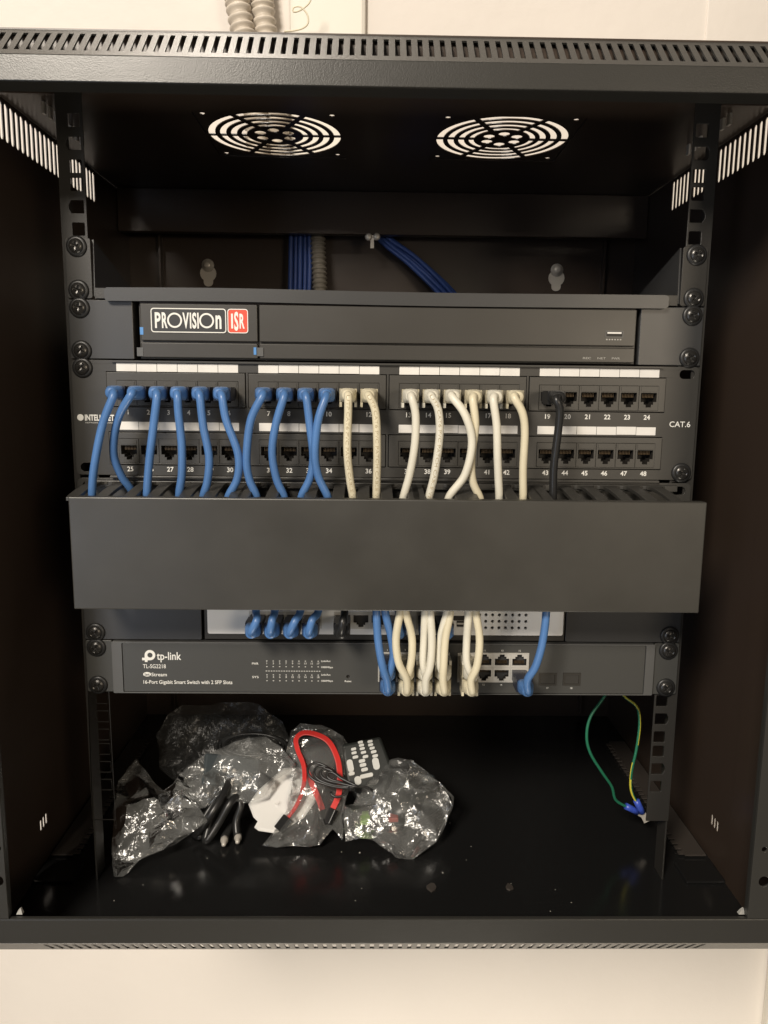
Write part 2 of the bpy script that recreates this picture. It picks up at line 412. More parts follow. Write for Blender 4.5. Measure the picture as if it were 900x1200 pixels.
# ------------------------------------------------------------------ screws shared by the devices
def screw_meshes():
    n, rings = 32, 9; vs = []; fs = []
    Rh = 5.4
    for i in range(rings+1):
        r = Rh*i/rings
        h = 3.0*math.sqrt(max(0, 1-(r/Rh)**2*0.86))
        for j in range(n):
            an = 2*math.pi*j/n; x, z = r*math.cos(an), r*math.sin(an)
            hh = h
            if r < 3.3 and (abs(x) < 0.72 or abs(z) < 0.72): hh = h-1.7*(1-r/4.5)
            vs.append((x, -hh-1.0, z))
    for i in range(rings):
        for j in range(n): fs.append((i*n+j, i*n+(j+1) % n, (i+1)*n+(j+1) % n, (i+1)*n+j))
    a_ = MB().add(vs, fs); a_.lathe((0, 0, 0), (0, -1, 0), [(5.4, 0), (5.4, 2.2)], 32)
    b_ = MB().lathe((0, 0, 0), (0, -1, 0), [(7.8, 0), (7.7, 0.7), (6.6, 1.6), (5.0, 1.7), (4.0, 1.2)], 28)
    m1 = a_.mesh('screw'); m1.materials.append(M['screw']); m2 = b_.mesh('washer'); m2.materials.append(M['washer'])
    return m1, m2
SCREW, WASHER = screw_meshes()
rs = random.Random(4)
def screw(parent, x, z, y=-2.0):
    s_ = inst('screw', SCREW, parent, (x, y, z), (0, rs.uniform(0, 1.5), 0))
    w_ = bpy.data.objects.new('washer', WASHER); link(w_, s_); return s_
def EAR(sx): return sorted((sx*222.5, sx*241.3))

# ------------------------------------------------------------------ 1U shelf above the recorder
sh = thing('rack_shelf', 'thin black metal rack shelf above the recorder, bolted to both rails', 'rack shelf', (0, 60, 132))
mb = MB().box(-221, 221, -1, 230, 133.9, 135.4); obj('tray', mb, 'rail', sh)
def bow(x_): return 0.9*math.exp(-((x_+130)/80.0)**2)-0.5*math.exp(-((x_-60)/90.0)**2)
ol = rrect(-212, 212, 131.4, 141.2, 2.5, 3); k_ = len(ol)//4
up_ = [(209-418*i/30, 141.2) for i in range(1, 30)]; dn_ = [(-209+418*i/30, 131.4) for i in range(1, 30)]
ol = ol[:k_]+up_+ol[k_:3*k_]+dn_+ol[3*k_:]
mb = MB().plate([(p_, q_+bow(p_)) for p_, q_ in ol], [], XZ(-7), 5.6); obj('front_lip', mb, 'nvr_ear', sh, bevel=0.8)
for sx in (-1, 1): mb = MB().box(*sorted((sx*212.5, sx*220)), -3, -1.2, 134, 141.5); obj('lip_tab', mb, 'rail', sh)
for sx in (-1, 1):
    mb = MB().plate(rrect(*EAR(sx), 134.0, 177.4, 1.5, 3), [], XZ(-2), 2.0); obj('ear', mb, 'rail', sh, bevel=0.4)
    X0 = 221.2 if sx > 0 else -222.4
    mb = MB().plate([(0, 135.6), (230, 135.6), (230, 146), (100, 150), (2, 177)], [], lambda p_, q_, t: (X0+t, p_, q_), 1.2); obj('side_gusset', mb, 'nvr_ear', sh)
    for z in (139.7, 171.45): screw(sh, sx*232.55, z)

# ------------------------------------------------------------------ recorder
nv = thing('video_recorder', 'black one unit network video recorder with white and red logo badge under the shelf', 'recorder', (0, 100, 89.3))
for sx in (-1, 1):
    mb = MB().box(*sorted((sx*193, sx*241.3)), -2, 0, 89.3, 132.9).box(*sorted((sx*193, sx*194.6)), 0, 40, 89.5, 132.7)
    obj('ear', mb, 'nvr_ear', nv, bevel=0.5)
    for z in (127, 95.25): screw(nv, sx*232.55, z)
mb = MB().box(-188, 189.5, 0.5, 240, 90, 132.5); obj('case', mb, 'cab', nv)
mb = MB().box(-188.5, 190.5, -1.2, 0.4, 89.6, 130.8); obj('bezel_frame', mb, 'nvr', nv, bevel=0.6)
mb = MB().box(-186.5, -98.6, -5, -1.3, 103.2, 130.4); obj('logo_panel', mb, 'nvr', nv, bevel=0.6)
mb = MB().box(-186.5, -98.6, -6, -1.3, 90.6, 101.8); obj('flap', mb, 'nvr', nv, bevel=0.7)
mb = MB().box(-97.2, 189, -5, -1.3, 103.2, 130.4); obj('front_panel', mb, 'nvr', nv, bevel=0.6)
mb = MB().box(-97.2, 189, -5.4, -1.3, 90.6, 101.8); obj('lower_panel', mb, 'nvr', nv, bevel=0.7)
bd = MB().plate(rrect(-178.4, -121.9, 109.3, 127.2, 2.2), [], XZ(-5.5), 0.45); bd = obj('logo_badge', bd, 'logo_black', nv)
mb = MB().plate(rrect(-120.9, -105.4, 109.3, 127.2, 2.2), [], XZ(-5.5), 0.45); obj('red_tile', mb, 'red', bd)
mb = MB()
mb.plate(rrect(-178.4, -121.9, 109.3, 127.2, 2.2), [rrect(-177.7, -122.6, 110, 126.5, 1.6)], XZ(-5.75), 0.2)
mb.plate(rrect(-120.9, -105.4, 109.3, 127.2, 2.2), [rrect(-120.3, -106.0, 109.9, 126.6, 1.7)], XZ(-5.75), 0.2)
B = 0.03
text_mb(mb, 'P', -175.4, 112.9, 10.8, 4.4, -5.7, bold=B); text_mb(mb, 'R', -170.2, 112.9, 10.8, 4.2, -5.7, bold=B)
for cx in (-160.6, -136.6): mb.plate(circ(cx, 118.3, 5.6, 28), [circ(cx, 118.3, 4.3, 28)], XZ(-5.75), 0.15)
text_mb(mb, 'V', -154.6, 112.9, 10.8, 4.8, -5.7, bold=B); text_mb(mb, 'I', -149.2, 112.9, 10.8, 1.1, -5.7, bold=B)
text_mb(mb, 'S', -147.4, 112.9, 10.8, 3.2, -5.7, bold=B); text_mb(mb, 'I', -143.6, 112.9, 10.8, 1.1, -5.7, bold=B)
text_mb(mb, 'n', -129.9, 112.9, 13.4, 4.4, -5.7, bold=B)
text_mb(mb, 'I', -118.2, 113.2, 10.2, 1.4, -5.7, bold=B); text_mb(mb, 'S', -115.9, 111.8, 12.8, 3.2, -5.7, bold=B); text_mb(mb, 'R', -111.9, 113.2, 10.2, 3.8, -5.7, bold=B)
obj('lettering', mb, 'ink', bd)
mb = MB().box(-187, -184.5, -5.2, -4.2, 107.5, 113).box(-101.5, -99.5, -6.3, -4, 93.5, 99); obj('film_remnant', mb, 'film', nv)
for x_, z_ in ((-189.5, 91.5), (-98.9, 92.5)): mb = MB().box(x_, x_+4.7, -6.4, -2, z_, z_+6.4); obj('tape_tab', mb, 'switch_edge', nv)
mb = MB().plate(rect(165.8, 179.4, 109.6, 114.6), [rect(166.4, 178.8, 110.2, 114.0)], XZ(-5.4), 0.5); up = obj('usb_socket', mb, 'switch_edge', nv)
mb = MB().box(166.6, 178.6, -5.05, -4.9, 110.4, 113.8); obj('cavity', mb, 'hole', up); mb = MB().box(167.2, 178.0, -5.35, -4.95, 112.4, 113.6); obj('tongue', mb, 'paper', up)
mb = MB()
for i in range(6): mb.box(166.5+i*2.1, 167.6+i*2.1, -5.2, -5.05, 107.6, 108.5)
for t, x in (('REC', 149.4), ('NET', 160.6), ('PWR', 171.6)): text_mb(mb, t, x, 93.2, 1.5, 6.2, -5.5)
obj('print', mb, 'ink_dim', nv)['kind'] = 'stuff'

# ------------------------------------------------------------------ jacks (one mesh per kind, shared)
def jack_outline(w_, h_, tab_down=True):
    s = -1 if tab_down else 1
    o = [(-w_/2, -s*h_*0.42), (-w_/2, s*h_*0.18), (-w_*0.30, s*h_*0.18), (-w_*0.30, s*h_*0.36), (-w_*0.17, s*h_*0.36), (-w_*0.17, s*h_*0.54),
         (w_*0.17, s*h_*0.54), (w_*0.17, s*h_*0.36), (w_*0.30, s*h_*0.36), (w_*0.30, s*h_*0.18), (w_/2, s*h_*0.18), (w_/2, -s*h_*0.42)]
    return o
def jack_mesh(name, cw, ch, w_, h_, frame, oz=0.0, tab_down=True, lid=False, depth=12):
    o = [(p, q+oz) for p, q in jack_outline(w_, h_, tab_down)]
    mb = MB().plate(rect(-cw/2, cw/2, -ch/2, ch/2), [o], XZ(-0.9), 0.9)
    if lid: mb.box(-cw/2+1.2, cw/2-1.2, -1.3, -0.85, ch/2-4.2, ch/2-0.6)
    mb.cur = 1
    n = len(o); vs = [(p, 0, q) for p, q in o]+[(p*0.93, depth, q*0.93+oz*0.07) for p, q in o]
    mb.add(vs, [(i, (i+1) % n, (i+1) % n+n, i+n) for i in range(n)]+[tuple(range(n, 2*n))])
    mb.cur = 2; s = 1 if tab_down else -1
    for k in range(8): x = -w_*0.33+k*w_*0.094; mb.box(x, x+0.45, 2.5, 9, oz+s*h_*0.10, oz+s*h_*0.36)
    me = mb.mesh(name)
    for m in (frame, 'hole', 'gold'): me.materials.append(M[m])
    return me
JACK = jack_mesh('port', 14.8, 18.6, 12.3, 11.6, 'block', oz=-0.6, lid=True)
JACK_SW_UP = jack_mesh('port', 14.0, 11.6, 11.6, 9.6, 'steel', tab_down=False)
JACK_SW_DN = jack_mesh('port', 14.0, 11.6, 11.6, 9.6, 'steel', tab_down=True)
JACK_GW = jack_mesh('port', 14.4, 14.2, 12.0, 10.2, 'steel', tab_down=True)

# ------------------------------------------------------------------ patch panel
pp = thing('patch_panel', 'black 48 port patch panel with white label strips under the recorder', 'patch panel', (0, 0, 0.4))
def bx(b): return -214.4+108.1*b
ROWS = ((53.6, 79.4, 63.9, 83.2, 47.6, 1), (9.0, 33.6, 19.6, 38.7, 3.6, 25))     # block z0, z1, jack z, label z, number z, first number
holes = [rect(bx(b)-0.55, bx(b)+105.95, r[0]-0.55, r[1]+0.55) for b in range(4) for r in ROWS]
holes += [rrect(sx*232-6, sx*232+6, z-3.4, z+3.4, 3.3, 4) for sx in (-1, 1) for z in (82.55, 6.35)]
mb = MB().plate(rrect(-241.3, 241.3, 0.5, 88.4, 4, 4), holes, XZ(-2), 2); obj('panel_plate', mb, 'panel', pp, bevel=0.3)
mb = MB().box(-210, 212, -4.5, -2.1, 86.9, 88.2); obj('top_lip', mb, 'panel', pp)
mb = MB().box(-214, 214, -7, -2.1, -1.5, 0.4); obj('bottom_lip', mb, 'panel', pp, bevel=0.4)
STRIP = MB().box(-7.55, 7.55, -0.35, 0, -3.1, 3.1).mesh('label_strip'); STRIP.materials.append(M['paper'])
HOLD = None
for ri, r in enumerate(ROWS):
    for b in range(4):
        cells = [rect(-199.3+108.1*b+15.5*i-7.62, -199.3+108.1*b+15.5*i+7.62, r[2]-9.48, r[2]+9.48) for i in range(6)]
        mb = MB().plate(rect(bx(b), bx(b)+105.4, r[0], r[1]), cells, XZ(-3.4), 3.2); blk = obj('port_block', mb, 'block', pp, bevel=0.35)
        for i in range(6):
            x = -199.3+108.1*b+15.5*i
            inst('port', JACK, blk, (x, -3.0, r[2]))
            inst('label_strip', STRIP, pp, (x, -2.05, r[3]+rs.uniform(-.15, .15)))
mb = MB()
for r in ROWS:
    for b in range(4):
        for i in range(6): text_mb(mb, str(r[5]+b*6+i), -199.3+108.1*b+15.5*i, r[4], 3.5, None, -2.35, 'C', bold=0.02)
text_mb(mb, 'CAT.6', 220.6, 42.2, 4.2, 16.4, -2.35, bold=0.01)
text_mb(mb, 'INTELLINET', -232.6, 42.6, 4.3, 22.5, -2.35, bold=0.035)
mb.plate(circ(-236, 44.8, 2.5, 18), [], XZ(-2.4), 0.2)
text_mb(mb, 'NETWORK SOLUTIONS', -232.2, 40.4, 0.9, 21, -2.35)
obj('printed_numbers', mb, 'ink', pp)['kind'] = 'stuff'
screw(pp, -232.55, 82.55); screw(pp, 232.55, 6.35)

# ------------------------------------------------------------------ cords to the cables: routes first, so the duct fingers can stand clear
def portx(n): b, i = divmod(n-1, 6); return -199.3+108.1*b+15.5*i
TOP = [  # kind, pixel path from the boot down to the slot in the duct
 ('blue', [(133, 459), (120, 498), (110, 550), (108, 584)]),
 ('blue', [(154, 458), (138, 492), (133, 530), (142, 557), (155, 577)]),
 ('blue', [(184, 459), (180, 498), (175, 541), (172, 584)]),
 ('blue', [(208, 459), (209, 483), (213, 521), (213, 556), (210, 580)]),
 ('blue', [(234, 459), (238, 498), (245, 535), (243, 564), (238, 583)]),
 ('blue', [(260, 460), (265, 492), (279, 532), (278, 561), (267, 584)]),
 ('blue', [(308, 459), (294, 492), (289, 535), (292, 561), (301, 583)]),
 ('blue', [(333, 460), (323, 498), (319, 530), (324, 561), (333, 583)]),
 ('blue', [(359, 461), (363, 498), (367, 535), (363, 561), (353, 583)]),
 ('blue', [(382, 461), (373, 492), (369, 530), (373, 558), (385, 585)]),
 ('cream', [(408, 460), (408, 483), (407, 527), (410, 561), (414, 586)]),
 ('cream', [(432, 460), (440, 483), (442, 527), (441.5, 561), (441, 586)]),
 ('white', [(482, 461), (487, 486), (486, 521), (480, 556), (472, 586)]),
 ('white', [(505, 460), (513.5, 480), (515, 512), (509, 556), (502, 586)]),
 ('white', [(529, 460), (545, 486), (553, 518), (545, 556), (526, 583)]),
 ('cream', [(554, 463), (557, 498), (552.5, 535), (554, 564), (563, 586)]),
 ('white', [(578, 463), (582, 498), (583, 535), (584, 560), (585, 586)]),
 ('cream', [(602, 461), (612, 483), (615, 506), (613, 550), (613, 586)]),
 ('black', [(651, 463), (656, 479), (654, 506), (649, 547), (648, 585)]),
]
GZ = -115.3     # gateway jack height
def gx(px): return P(px, 733, 0).x
SWX = {'A': (P(455, 788, 0).x)}
c1 = [2.6, 17.0, 31.4, 45.8]; c2 = [67.2, 81.6, 96.0, 110.2]
ZU, ZL = -148.2, -160.2
BOT = {   # port number -> (jack x, jack z, pixel path from under the duct to the boot)
 1: (-101.6, GZ, [(300, 716), (301, 726)]), 2: (-87.0, GZ, [(322, 716), (319, 726)]),
 3: (-72.4, GZ, [(352, 716), (346, 727)]), 4: (-57.8, GZ, [(373, 716), (366, 726)]),
 19: (-33.5, GZ, [(404, 716), (402, 727)]), 7: (61.0-14.0, GZ, None),
 5: (10.2, GZ, None), 6: (33.0, GZ, None),
 8: (c1[0], ZL, [(441, 714), (443, 750), (448, 780), (453, 796)]), 9: (c1[0], ZU, [(451, 714), (458, 745), (461, 766), (459, 779)]),
 11: (c1[1], ZL, [(469, 714), (464, 748), (467, 776), (476, 795)]), 12: (c1[1], ZU, [(475, 714), (482, 742), (483, 762), (481, 780)]),
 13: (c1[2], ZU, [(498, 714), (497, 748), (496, 776)]), 14: (c1[2], ZL, [(504, 714), (506, 751), (504, 780), (499, 796)]),
 15: (c1[3], ZU, [(524, 714), (516, 748), (515, 776)]), 16: (c1[3], ZL, [(528, 714), (522, 748), (520, 778), (519, 796)]),
 17: (c2[0], ZU, [(549, 714), (547, 748), (547, 776)]), 18: (c2[0], ZL, [(557, 714), (562, 748), (559, 780), (552, 796)]),
 10: (c2[3], ZL, [(640, 714), (636, 751), (628, 780), (618, 797)]),
}

# ------------------------------------------------------------------ cable duct
cm = thing('cable_duct', 'wide black cable management duct with plain snap on cover across the rack', 'cable duct', (0, -30, -89))
mb = MB().box(-241.3, 241.3, -2, 0, -88.5, -2.2); 
mb = MB().plate(rrect(-241.3, 241.3, -88.5, -2.0, 4, 4), [rrect(sx*232-5, sx*232+5, z-3.3, z+3.3, 3.2, 4) for sx in (-1, 1) for z in (-8, -82)], XZ(-2), 1.9)
obj('back_plate', mb, 'panel', cm, bevel=0.3)
YF = -60
mb = MB().box(-226, 229.5, YF, YF+2, -91, -9).box(-226, 229.5, YF+2, YF+9, -11, -9).box(-226, 229.5, YF+2, YF+9, -91, -89)
cv = obj('cover', mb, 'duct', cm, bevel=0.8)
mb = MB().box(-228, 229, -6.5, -2.1, -8.5, -3.5); obj('upper_comb_strip', mb, 'panel', cm, bevel=0.6)
mb = MB().box(-228, 229, -6.5, -2.1, -89, -84); obj('lower_comb_strip', mb, 'panel', cm, bevel=0.6)
tops = [P(*p[-1], -38).x for k, p in TOP]; bots = [P(v[2][0][0], 716, -34).x if v[2] else v[0] for v in BOT.values()]
def fingers(z0, z1, avoid, thick):
    x = -222.0
    while x < 226:
        xx = x
        for a_ in sorted(avoid, key=lambda q: abs(q-x)):
            if abs(a_-xx) < 7.6: xx = a_+(7.6 if xx >= a_ else -7.6)
        w_ = 4.3
        mb = MB()
        def fz(yy): u_ = (-6.5-yy)/51.0; return z0+(z1-z0)*(0.9*u_**2+0.1*u_)
        half = [(8.8, -6.5)]+[(w_+4.5*(1-math.sin(R(q_))), -7.0-5.5*(1-math.cos(R(q_)))) for q_ in (0, 30, 60, 90)]+[(w_, -24), (w_, -40), (w_, -50), (w_*0.9, -57.5)]
        n_ = len(half); vs = []
        for hx_, yy in half: vs += [(xx-hx_, yy, fz(yy)), (xx+hx_, yy, fz(yy)), (xx+hx_, yy, fz(yy)-thick), (xx-hx_, yy, fz(yy)-thick)]
        fs = [(0, 1, 2, 3), tuple((n_-1)*4+q_ for q_ in (3, 2, 1, 0))]
        for i in range(n_-1):
            for q_ in range(4): fs.append((i*4+q_, (i+1)*4+q_, (i+1)*4+(q_+1) % 4, i*4+(q_+1) % 4))
        mb.add(vs, fs); obj('finger', mb, 'panel', cm, bevel=0.5)
        x += 18.0
fingers(-4.0, -9.6, tops, 2.6)
fingers(-86.0, -88.0, bots, 2.6)

# ------------------------------------------------------------------ gateway behind the duct
gw = thing('network_gateway', 'silver faced network gateway between long black brackets, half hidden below the duct', 'gateway', (0, 60, -133))
for sx in (-1, 1):
    mb = MB().plate(rrect(*sorted((sx*147.5, sx*241.3)), -132.9, -89.4, 1.2, 2), [], XZ(-2), 1.9); obj('bracket', mb, 'nvr_ear', gw, bevel=0.5)
    screw(gw, sx*232.55, -127)
mb = MB().box(-145.5, 148.0-1.2, -1.2, 120, -132.7, -89.6); obj('case', mb, 'nvr', gw, bevel=0.6)
ports_x = [-101.6, -87.0, -72.4, -57.8, -33.5, -19.0, -4.4, 10.2, 33.0, 47.0]
hs = [rect(x-7.1, x+7.1, GZ-7.0, GZ+7.0) for x in ports_x]
usb_c = (62.5, -117.8)
hs.append(rect(usb_c[0]-4.2, usb_c[0]+4.2, usb_c[1]-2.6, usb_c[1]+2.6))
for i in range(8):
    for j in range(6): hs.append(circ(76.5+i*5.4, -120.9+j*5.4, 1.35, 8))
mb = MB().plate(rrect(-142.3, 144.8, -127.2, -92, 1.5, 3), hs, XZ(-3.6), 2.3); obj('faceplate', mb, 'silver', gw)
mb = MB().box(74, 118, -1.28, -1.22, -124, -92); obj('vent_backing', mb, 'hole', gw)
for x in ports_x: inst('port', JACK_GW, gw, (x, -2.9, GZ))
mb = MB().box(usb_c[0]-4.2, usb_c[0]+4.2, -1.9, -1.3, usb_c[1]-2.6, usb_c[1]+2.6); us = obj('usb_socket', mb, 'hole', gw)
mb = MB().box(usb_c[0]-3.6, usb_c[0]+3.6, -3.2, -1.9, usb_c[1]-0.6, usb_c[1]+0.6); obj('tongue', mb, 'paper', us)
mb = MB().plate(rrect(55.5, 69.5, -115, -111, 0.8, 2), [], XZ(-3.75), 0.1); obj('display_window', mb, 'hole', gw)

# ------------------------------------------------------------------ switch
sw = thing('network_switch', 'dark grey 16 port network switch with white printed logo under the gateway', 'network switch', (0, 90, -177.6))
mb = MB().box(-219.5, 220.5, 0, 180, -177.3, -133.9); obj('case', mb, 'nvr_ear', sw)
blk_holes = [rect(-4.9, 53.4, -166.8, -141.6), rect(59.7, 117.9, -166.8, -141.6), rect(126.9, 141.4, -169.4, -158.6), rect(146.6, 161.1, -169.4, -158.6)]
mb = MB().plate(rrect(-211, 213, -176.2, -135.4, 0.8, 2), blk_holes+[circ(-29.1, -162.8, 1.5, 10)], XZ(-4.2), 4.0); obj('faceplate', mb, 'switch', sw, bevel=0.25)
mb = MB().plate(rrect(-219.5, 220.5, -177.3, -133.9, 1, 2), [rrect(-211.4, 213.4, -176.6, -135.0, 0.9, 2)], XZ(-5), 4.8); obj('bezel', mb, 'switch_edge', sw, bevel=0.4)
for sx in (-1, 1):
    mb = MB().plate(rrect(*sorted((sx*(221.0 if sx > 0 else 220.0), sx*241.3)), -177.3, -133.8, 1.2, 2), [], XZ(-2), 1.9); obj('ear', mb, 'switch', sw, bevel=0.4)
    for z in (-139.7, -171.45): screw(sw, sx*232.55, z)
for x0, cols in ((-4.9, c1), (59.7, c2)):
    x1 = x0+58.3
    mb = MB().plate(rect(x0+0.1, x1-0.1, -166.7, -141.7), [rect(c-6.9, c+6.9, z-5.7, z+5.7) for c in cols for z in (ZU, ZL)], XZ(-4.9), 3.6)
    pb = obj('port_block', mb, 'steel', sw)
    for c in cols:
        inst('port', JACK_SW_UP, pb, (c, -4.0, ZU)); inst('port', JACK_SW_DN, pb, (c, -4.0, ZL))
for x in (134.15, 153.85):
    mb = MB().plate(rect(x-7.2, x+7.2, -169.3, -158.7), [rect(x-5.8, x+5.8, -168.0, -160.2)], XZ(-4.6), 3); sf = obj('optical_slot', mb, 'nvr', sw)
    mb = MB().box(x-5.7, x+5.7, -3.9, -3.5, -167.9, -160.3); obj('flap', mb, 'panel', sf)
mb = MB().box(-31, -27, -2, -0.2, -165, -160.5); obj('reset_recess', mb, 'hole', sw)
mb = MB(); Y = -4.45
# the round p mark: ring with a stem and a cross bar
mb.plate(circ(-189.0, -145.2, 4.3, 26), [circ(-189.0, -145.2, 2.1, 20)], XZ(Y-0.1), 0.2)
mb.box(-193.3, -191.1, Y-0.12, Y+0.1, -151.0, -145.2).box(-195.4, -189.0, Y-0.14, Y+0.1, -149.5, -147.4)
text_mb(mb, 'tp-link', -183.6, -149.0, 6.4, 19.6, Y, bold=0.012)
text_mb(mb, 'TL-SG2218', -195.0, -156.2, 3.3, 18.4, Y, bold=0.006)
mb.plate([(-191.9+3.2*math.cos(R(t)), -161.4+1.9*math.sin(R(t))) for t in range(0, 360, 18)], [], XZ(Y-0.1), 0.2)
text_mb(mb, 'Stream', -188.4, -163.0, 2.9, 12.4, Y, bold=0.01)
text_mb(mb, '16-Port Gigabit Smart Switch with 2 SFP Slots', -195.1, -169.4, 3.0, 71.9, Y, bold=0.012)
text_mb(mb, 'PWR', -107, -152.8, 1.8, 5.2, Y, bold=0.01); text_mb(mb, 'SYS', -107, -164.2, 1.8, 5.2, Y, bold=0.01)
for i in range(9):
    x = -95+i*5.2
    text_mb(mb, str(2*i+1), x, -152.4, 1.6, None, Y, 'C'); text_mb(mb, str(2*i+2), x, -164.0, 1.6, None, Y, 'C')
    for z in (-149.6, -154.4, -161.4, -166.4): mb.box(x-0.5, x+0.5, Y-0.05, Y+0.1, z-0.25, z+0.25)
for i in range(22): mb.box(-96+i*2.05, -94.7+i*2.05, Y-0.05, Y+0.1, -158.3, -157.9)
for t, z in (('Link/Act', -150.2), ('1000Mbps', -155.4), ('Link/Act', -161.8), ('1000Mbps', -167.0)): text_mb(mb, t, -50.9, z, 1.5, 9.4 if t[0] == '1' else 7.4, Y, bold=0.01)
text_mb(mb, 'Reset', -29.1, -167.2, 1.5, 5.4, Y, 'C', bold=0.01)
for i, c in enumerate(c1+c2):
    text_mb(mb, str(2*i+1), c, -140.6, 1.5, None, Y, 'C'); text_mb(mb, str(2*i+2), c, -169.6, 1.5, None, Y, 'C')
text_mb(mb, '17', 134.1, -172.2, 1.5, None, Y, 'C'); text_mb(mb, '18', 153.8, -172.2, 1.5, None, Y, 'C')
obj('print', mb, 'ink', sw)['kind'] = 'stuff'
mb = MB(); text_mb(mb, 'Jet', -194.3, -162.6, 2.4, 4.6, Y-0.2, bold=0.01); obj('dark_print', mb, 'switch', sw)

# ------------------------------------------------------------------ patch cables
def plug_meshes(kind, lower=False):
    body, boot = {'blue': ('navy', 'blue'), 'cream': ('clear', 'cream'), 'white': ('clear', 'white'), 'black': ('black', 'black')}[kind]
    mb = MB().box(-5.8, 5.8, -12, 10, -3.8, 4.4).box(-6.4, 6.4, -25, -9, -5.0, 5.0); mb.box(-3, 3, -12, 2, -5.4, -4.2)
    mb.mi = [0]*len(mb.f)
    m1 = mb.mesh('plug'); m1.materials.append(M[body])
    # boot: lofted rounded section, wide hood first, then a round neck
    n = 20; vs = []; fs = []
    secs = [(-23, 5.2, 4.7, 4), (-24, 6.0, 5.2, 4), (-29.5, 6.0, 5.2, 3.6), (-32, 5.5, 4.9, 3), (-34.5, 4.6, 4.5, 2.4), (-37, 4.1, 4.1, 2.2), (-38, 3.5, 3.5, 2)]
    for y, a_, b_, e in secs:
        for j in range(n):
            t = 2*math.pi*j/n; c, s_ = math.cos(t), math.sin(t)
            vs.append((a_*math.copysign(abs(c)**(2/e), c), y, b_*math.copysign(abs(s_)**(2/e), s_)+0.2))
    for i in range(len(secs)-1):
        for j in range(n): fs.append((i*n+j, i*n+(j+1) % n, (i+1)*n+(j+1) % n, (i+1)*n+j))
    fs += [tuple(range(n)), tuple(range((len(secs)-1)*n, len(secs)*n))]
    mb = MB().add(vs, fs, True)
    for sx in ((-1, 1) if kind in ('white', 'cream') else ()): mb.box(sx*5.6-0.9, sx*5.6+0.9, -25, -12, -8.4, -4.6)      # latch guards
    m2 = mb.mesh('boot'); m2.materials.append(M[boot])
    return m1, m2
PLUG = {k: plug_meshes(k) for k in ('blue', 'cream', 'white', 'black')}
LAB = ['leftmost blue patch cable, hanging in front of the brand print', 'second blue patch cable from the left, bowed and tucked back at the duct',
 'third blue patch cable from the left, hanging almost straight', 'fourth blue patch cable from the left, slightly bowed to the right',
 'fifth blue patch cable from the left, hooking back left at the duct', 'sixth blue patch cable, last of the left port block, swinging right then back',
 'seventh blue patch cable, first of the second port block, bowed to the left', 'eighth blue patch cable, second in the second port block, bowed to the left',
 'ninth blue patch cable, crossing behind the tenth above the duct', 'tenth and rightmost upper blue patch cable, crossing in front of the ninth',
 'leftmost cream patch cable, next to the blue ones, with faint print', 'second cream patch cable, with brown lettering down its jacket',
 'first off white patch cable of the third port block, bowed right', 'second off white patch cable of the third port block, with faint print',
 'off white patch cable curving across in front of its cream neighbour', 'cream patch cable crossed by the curving off white one',
 'straightest and whitest patch cable, fifth in the third port block', 'rightmost cream patch cable, last in the third port block', 'only black patch cable, in the right hand port block']
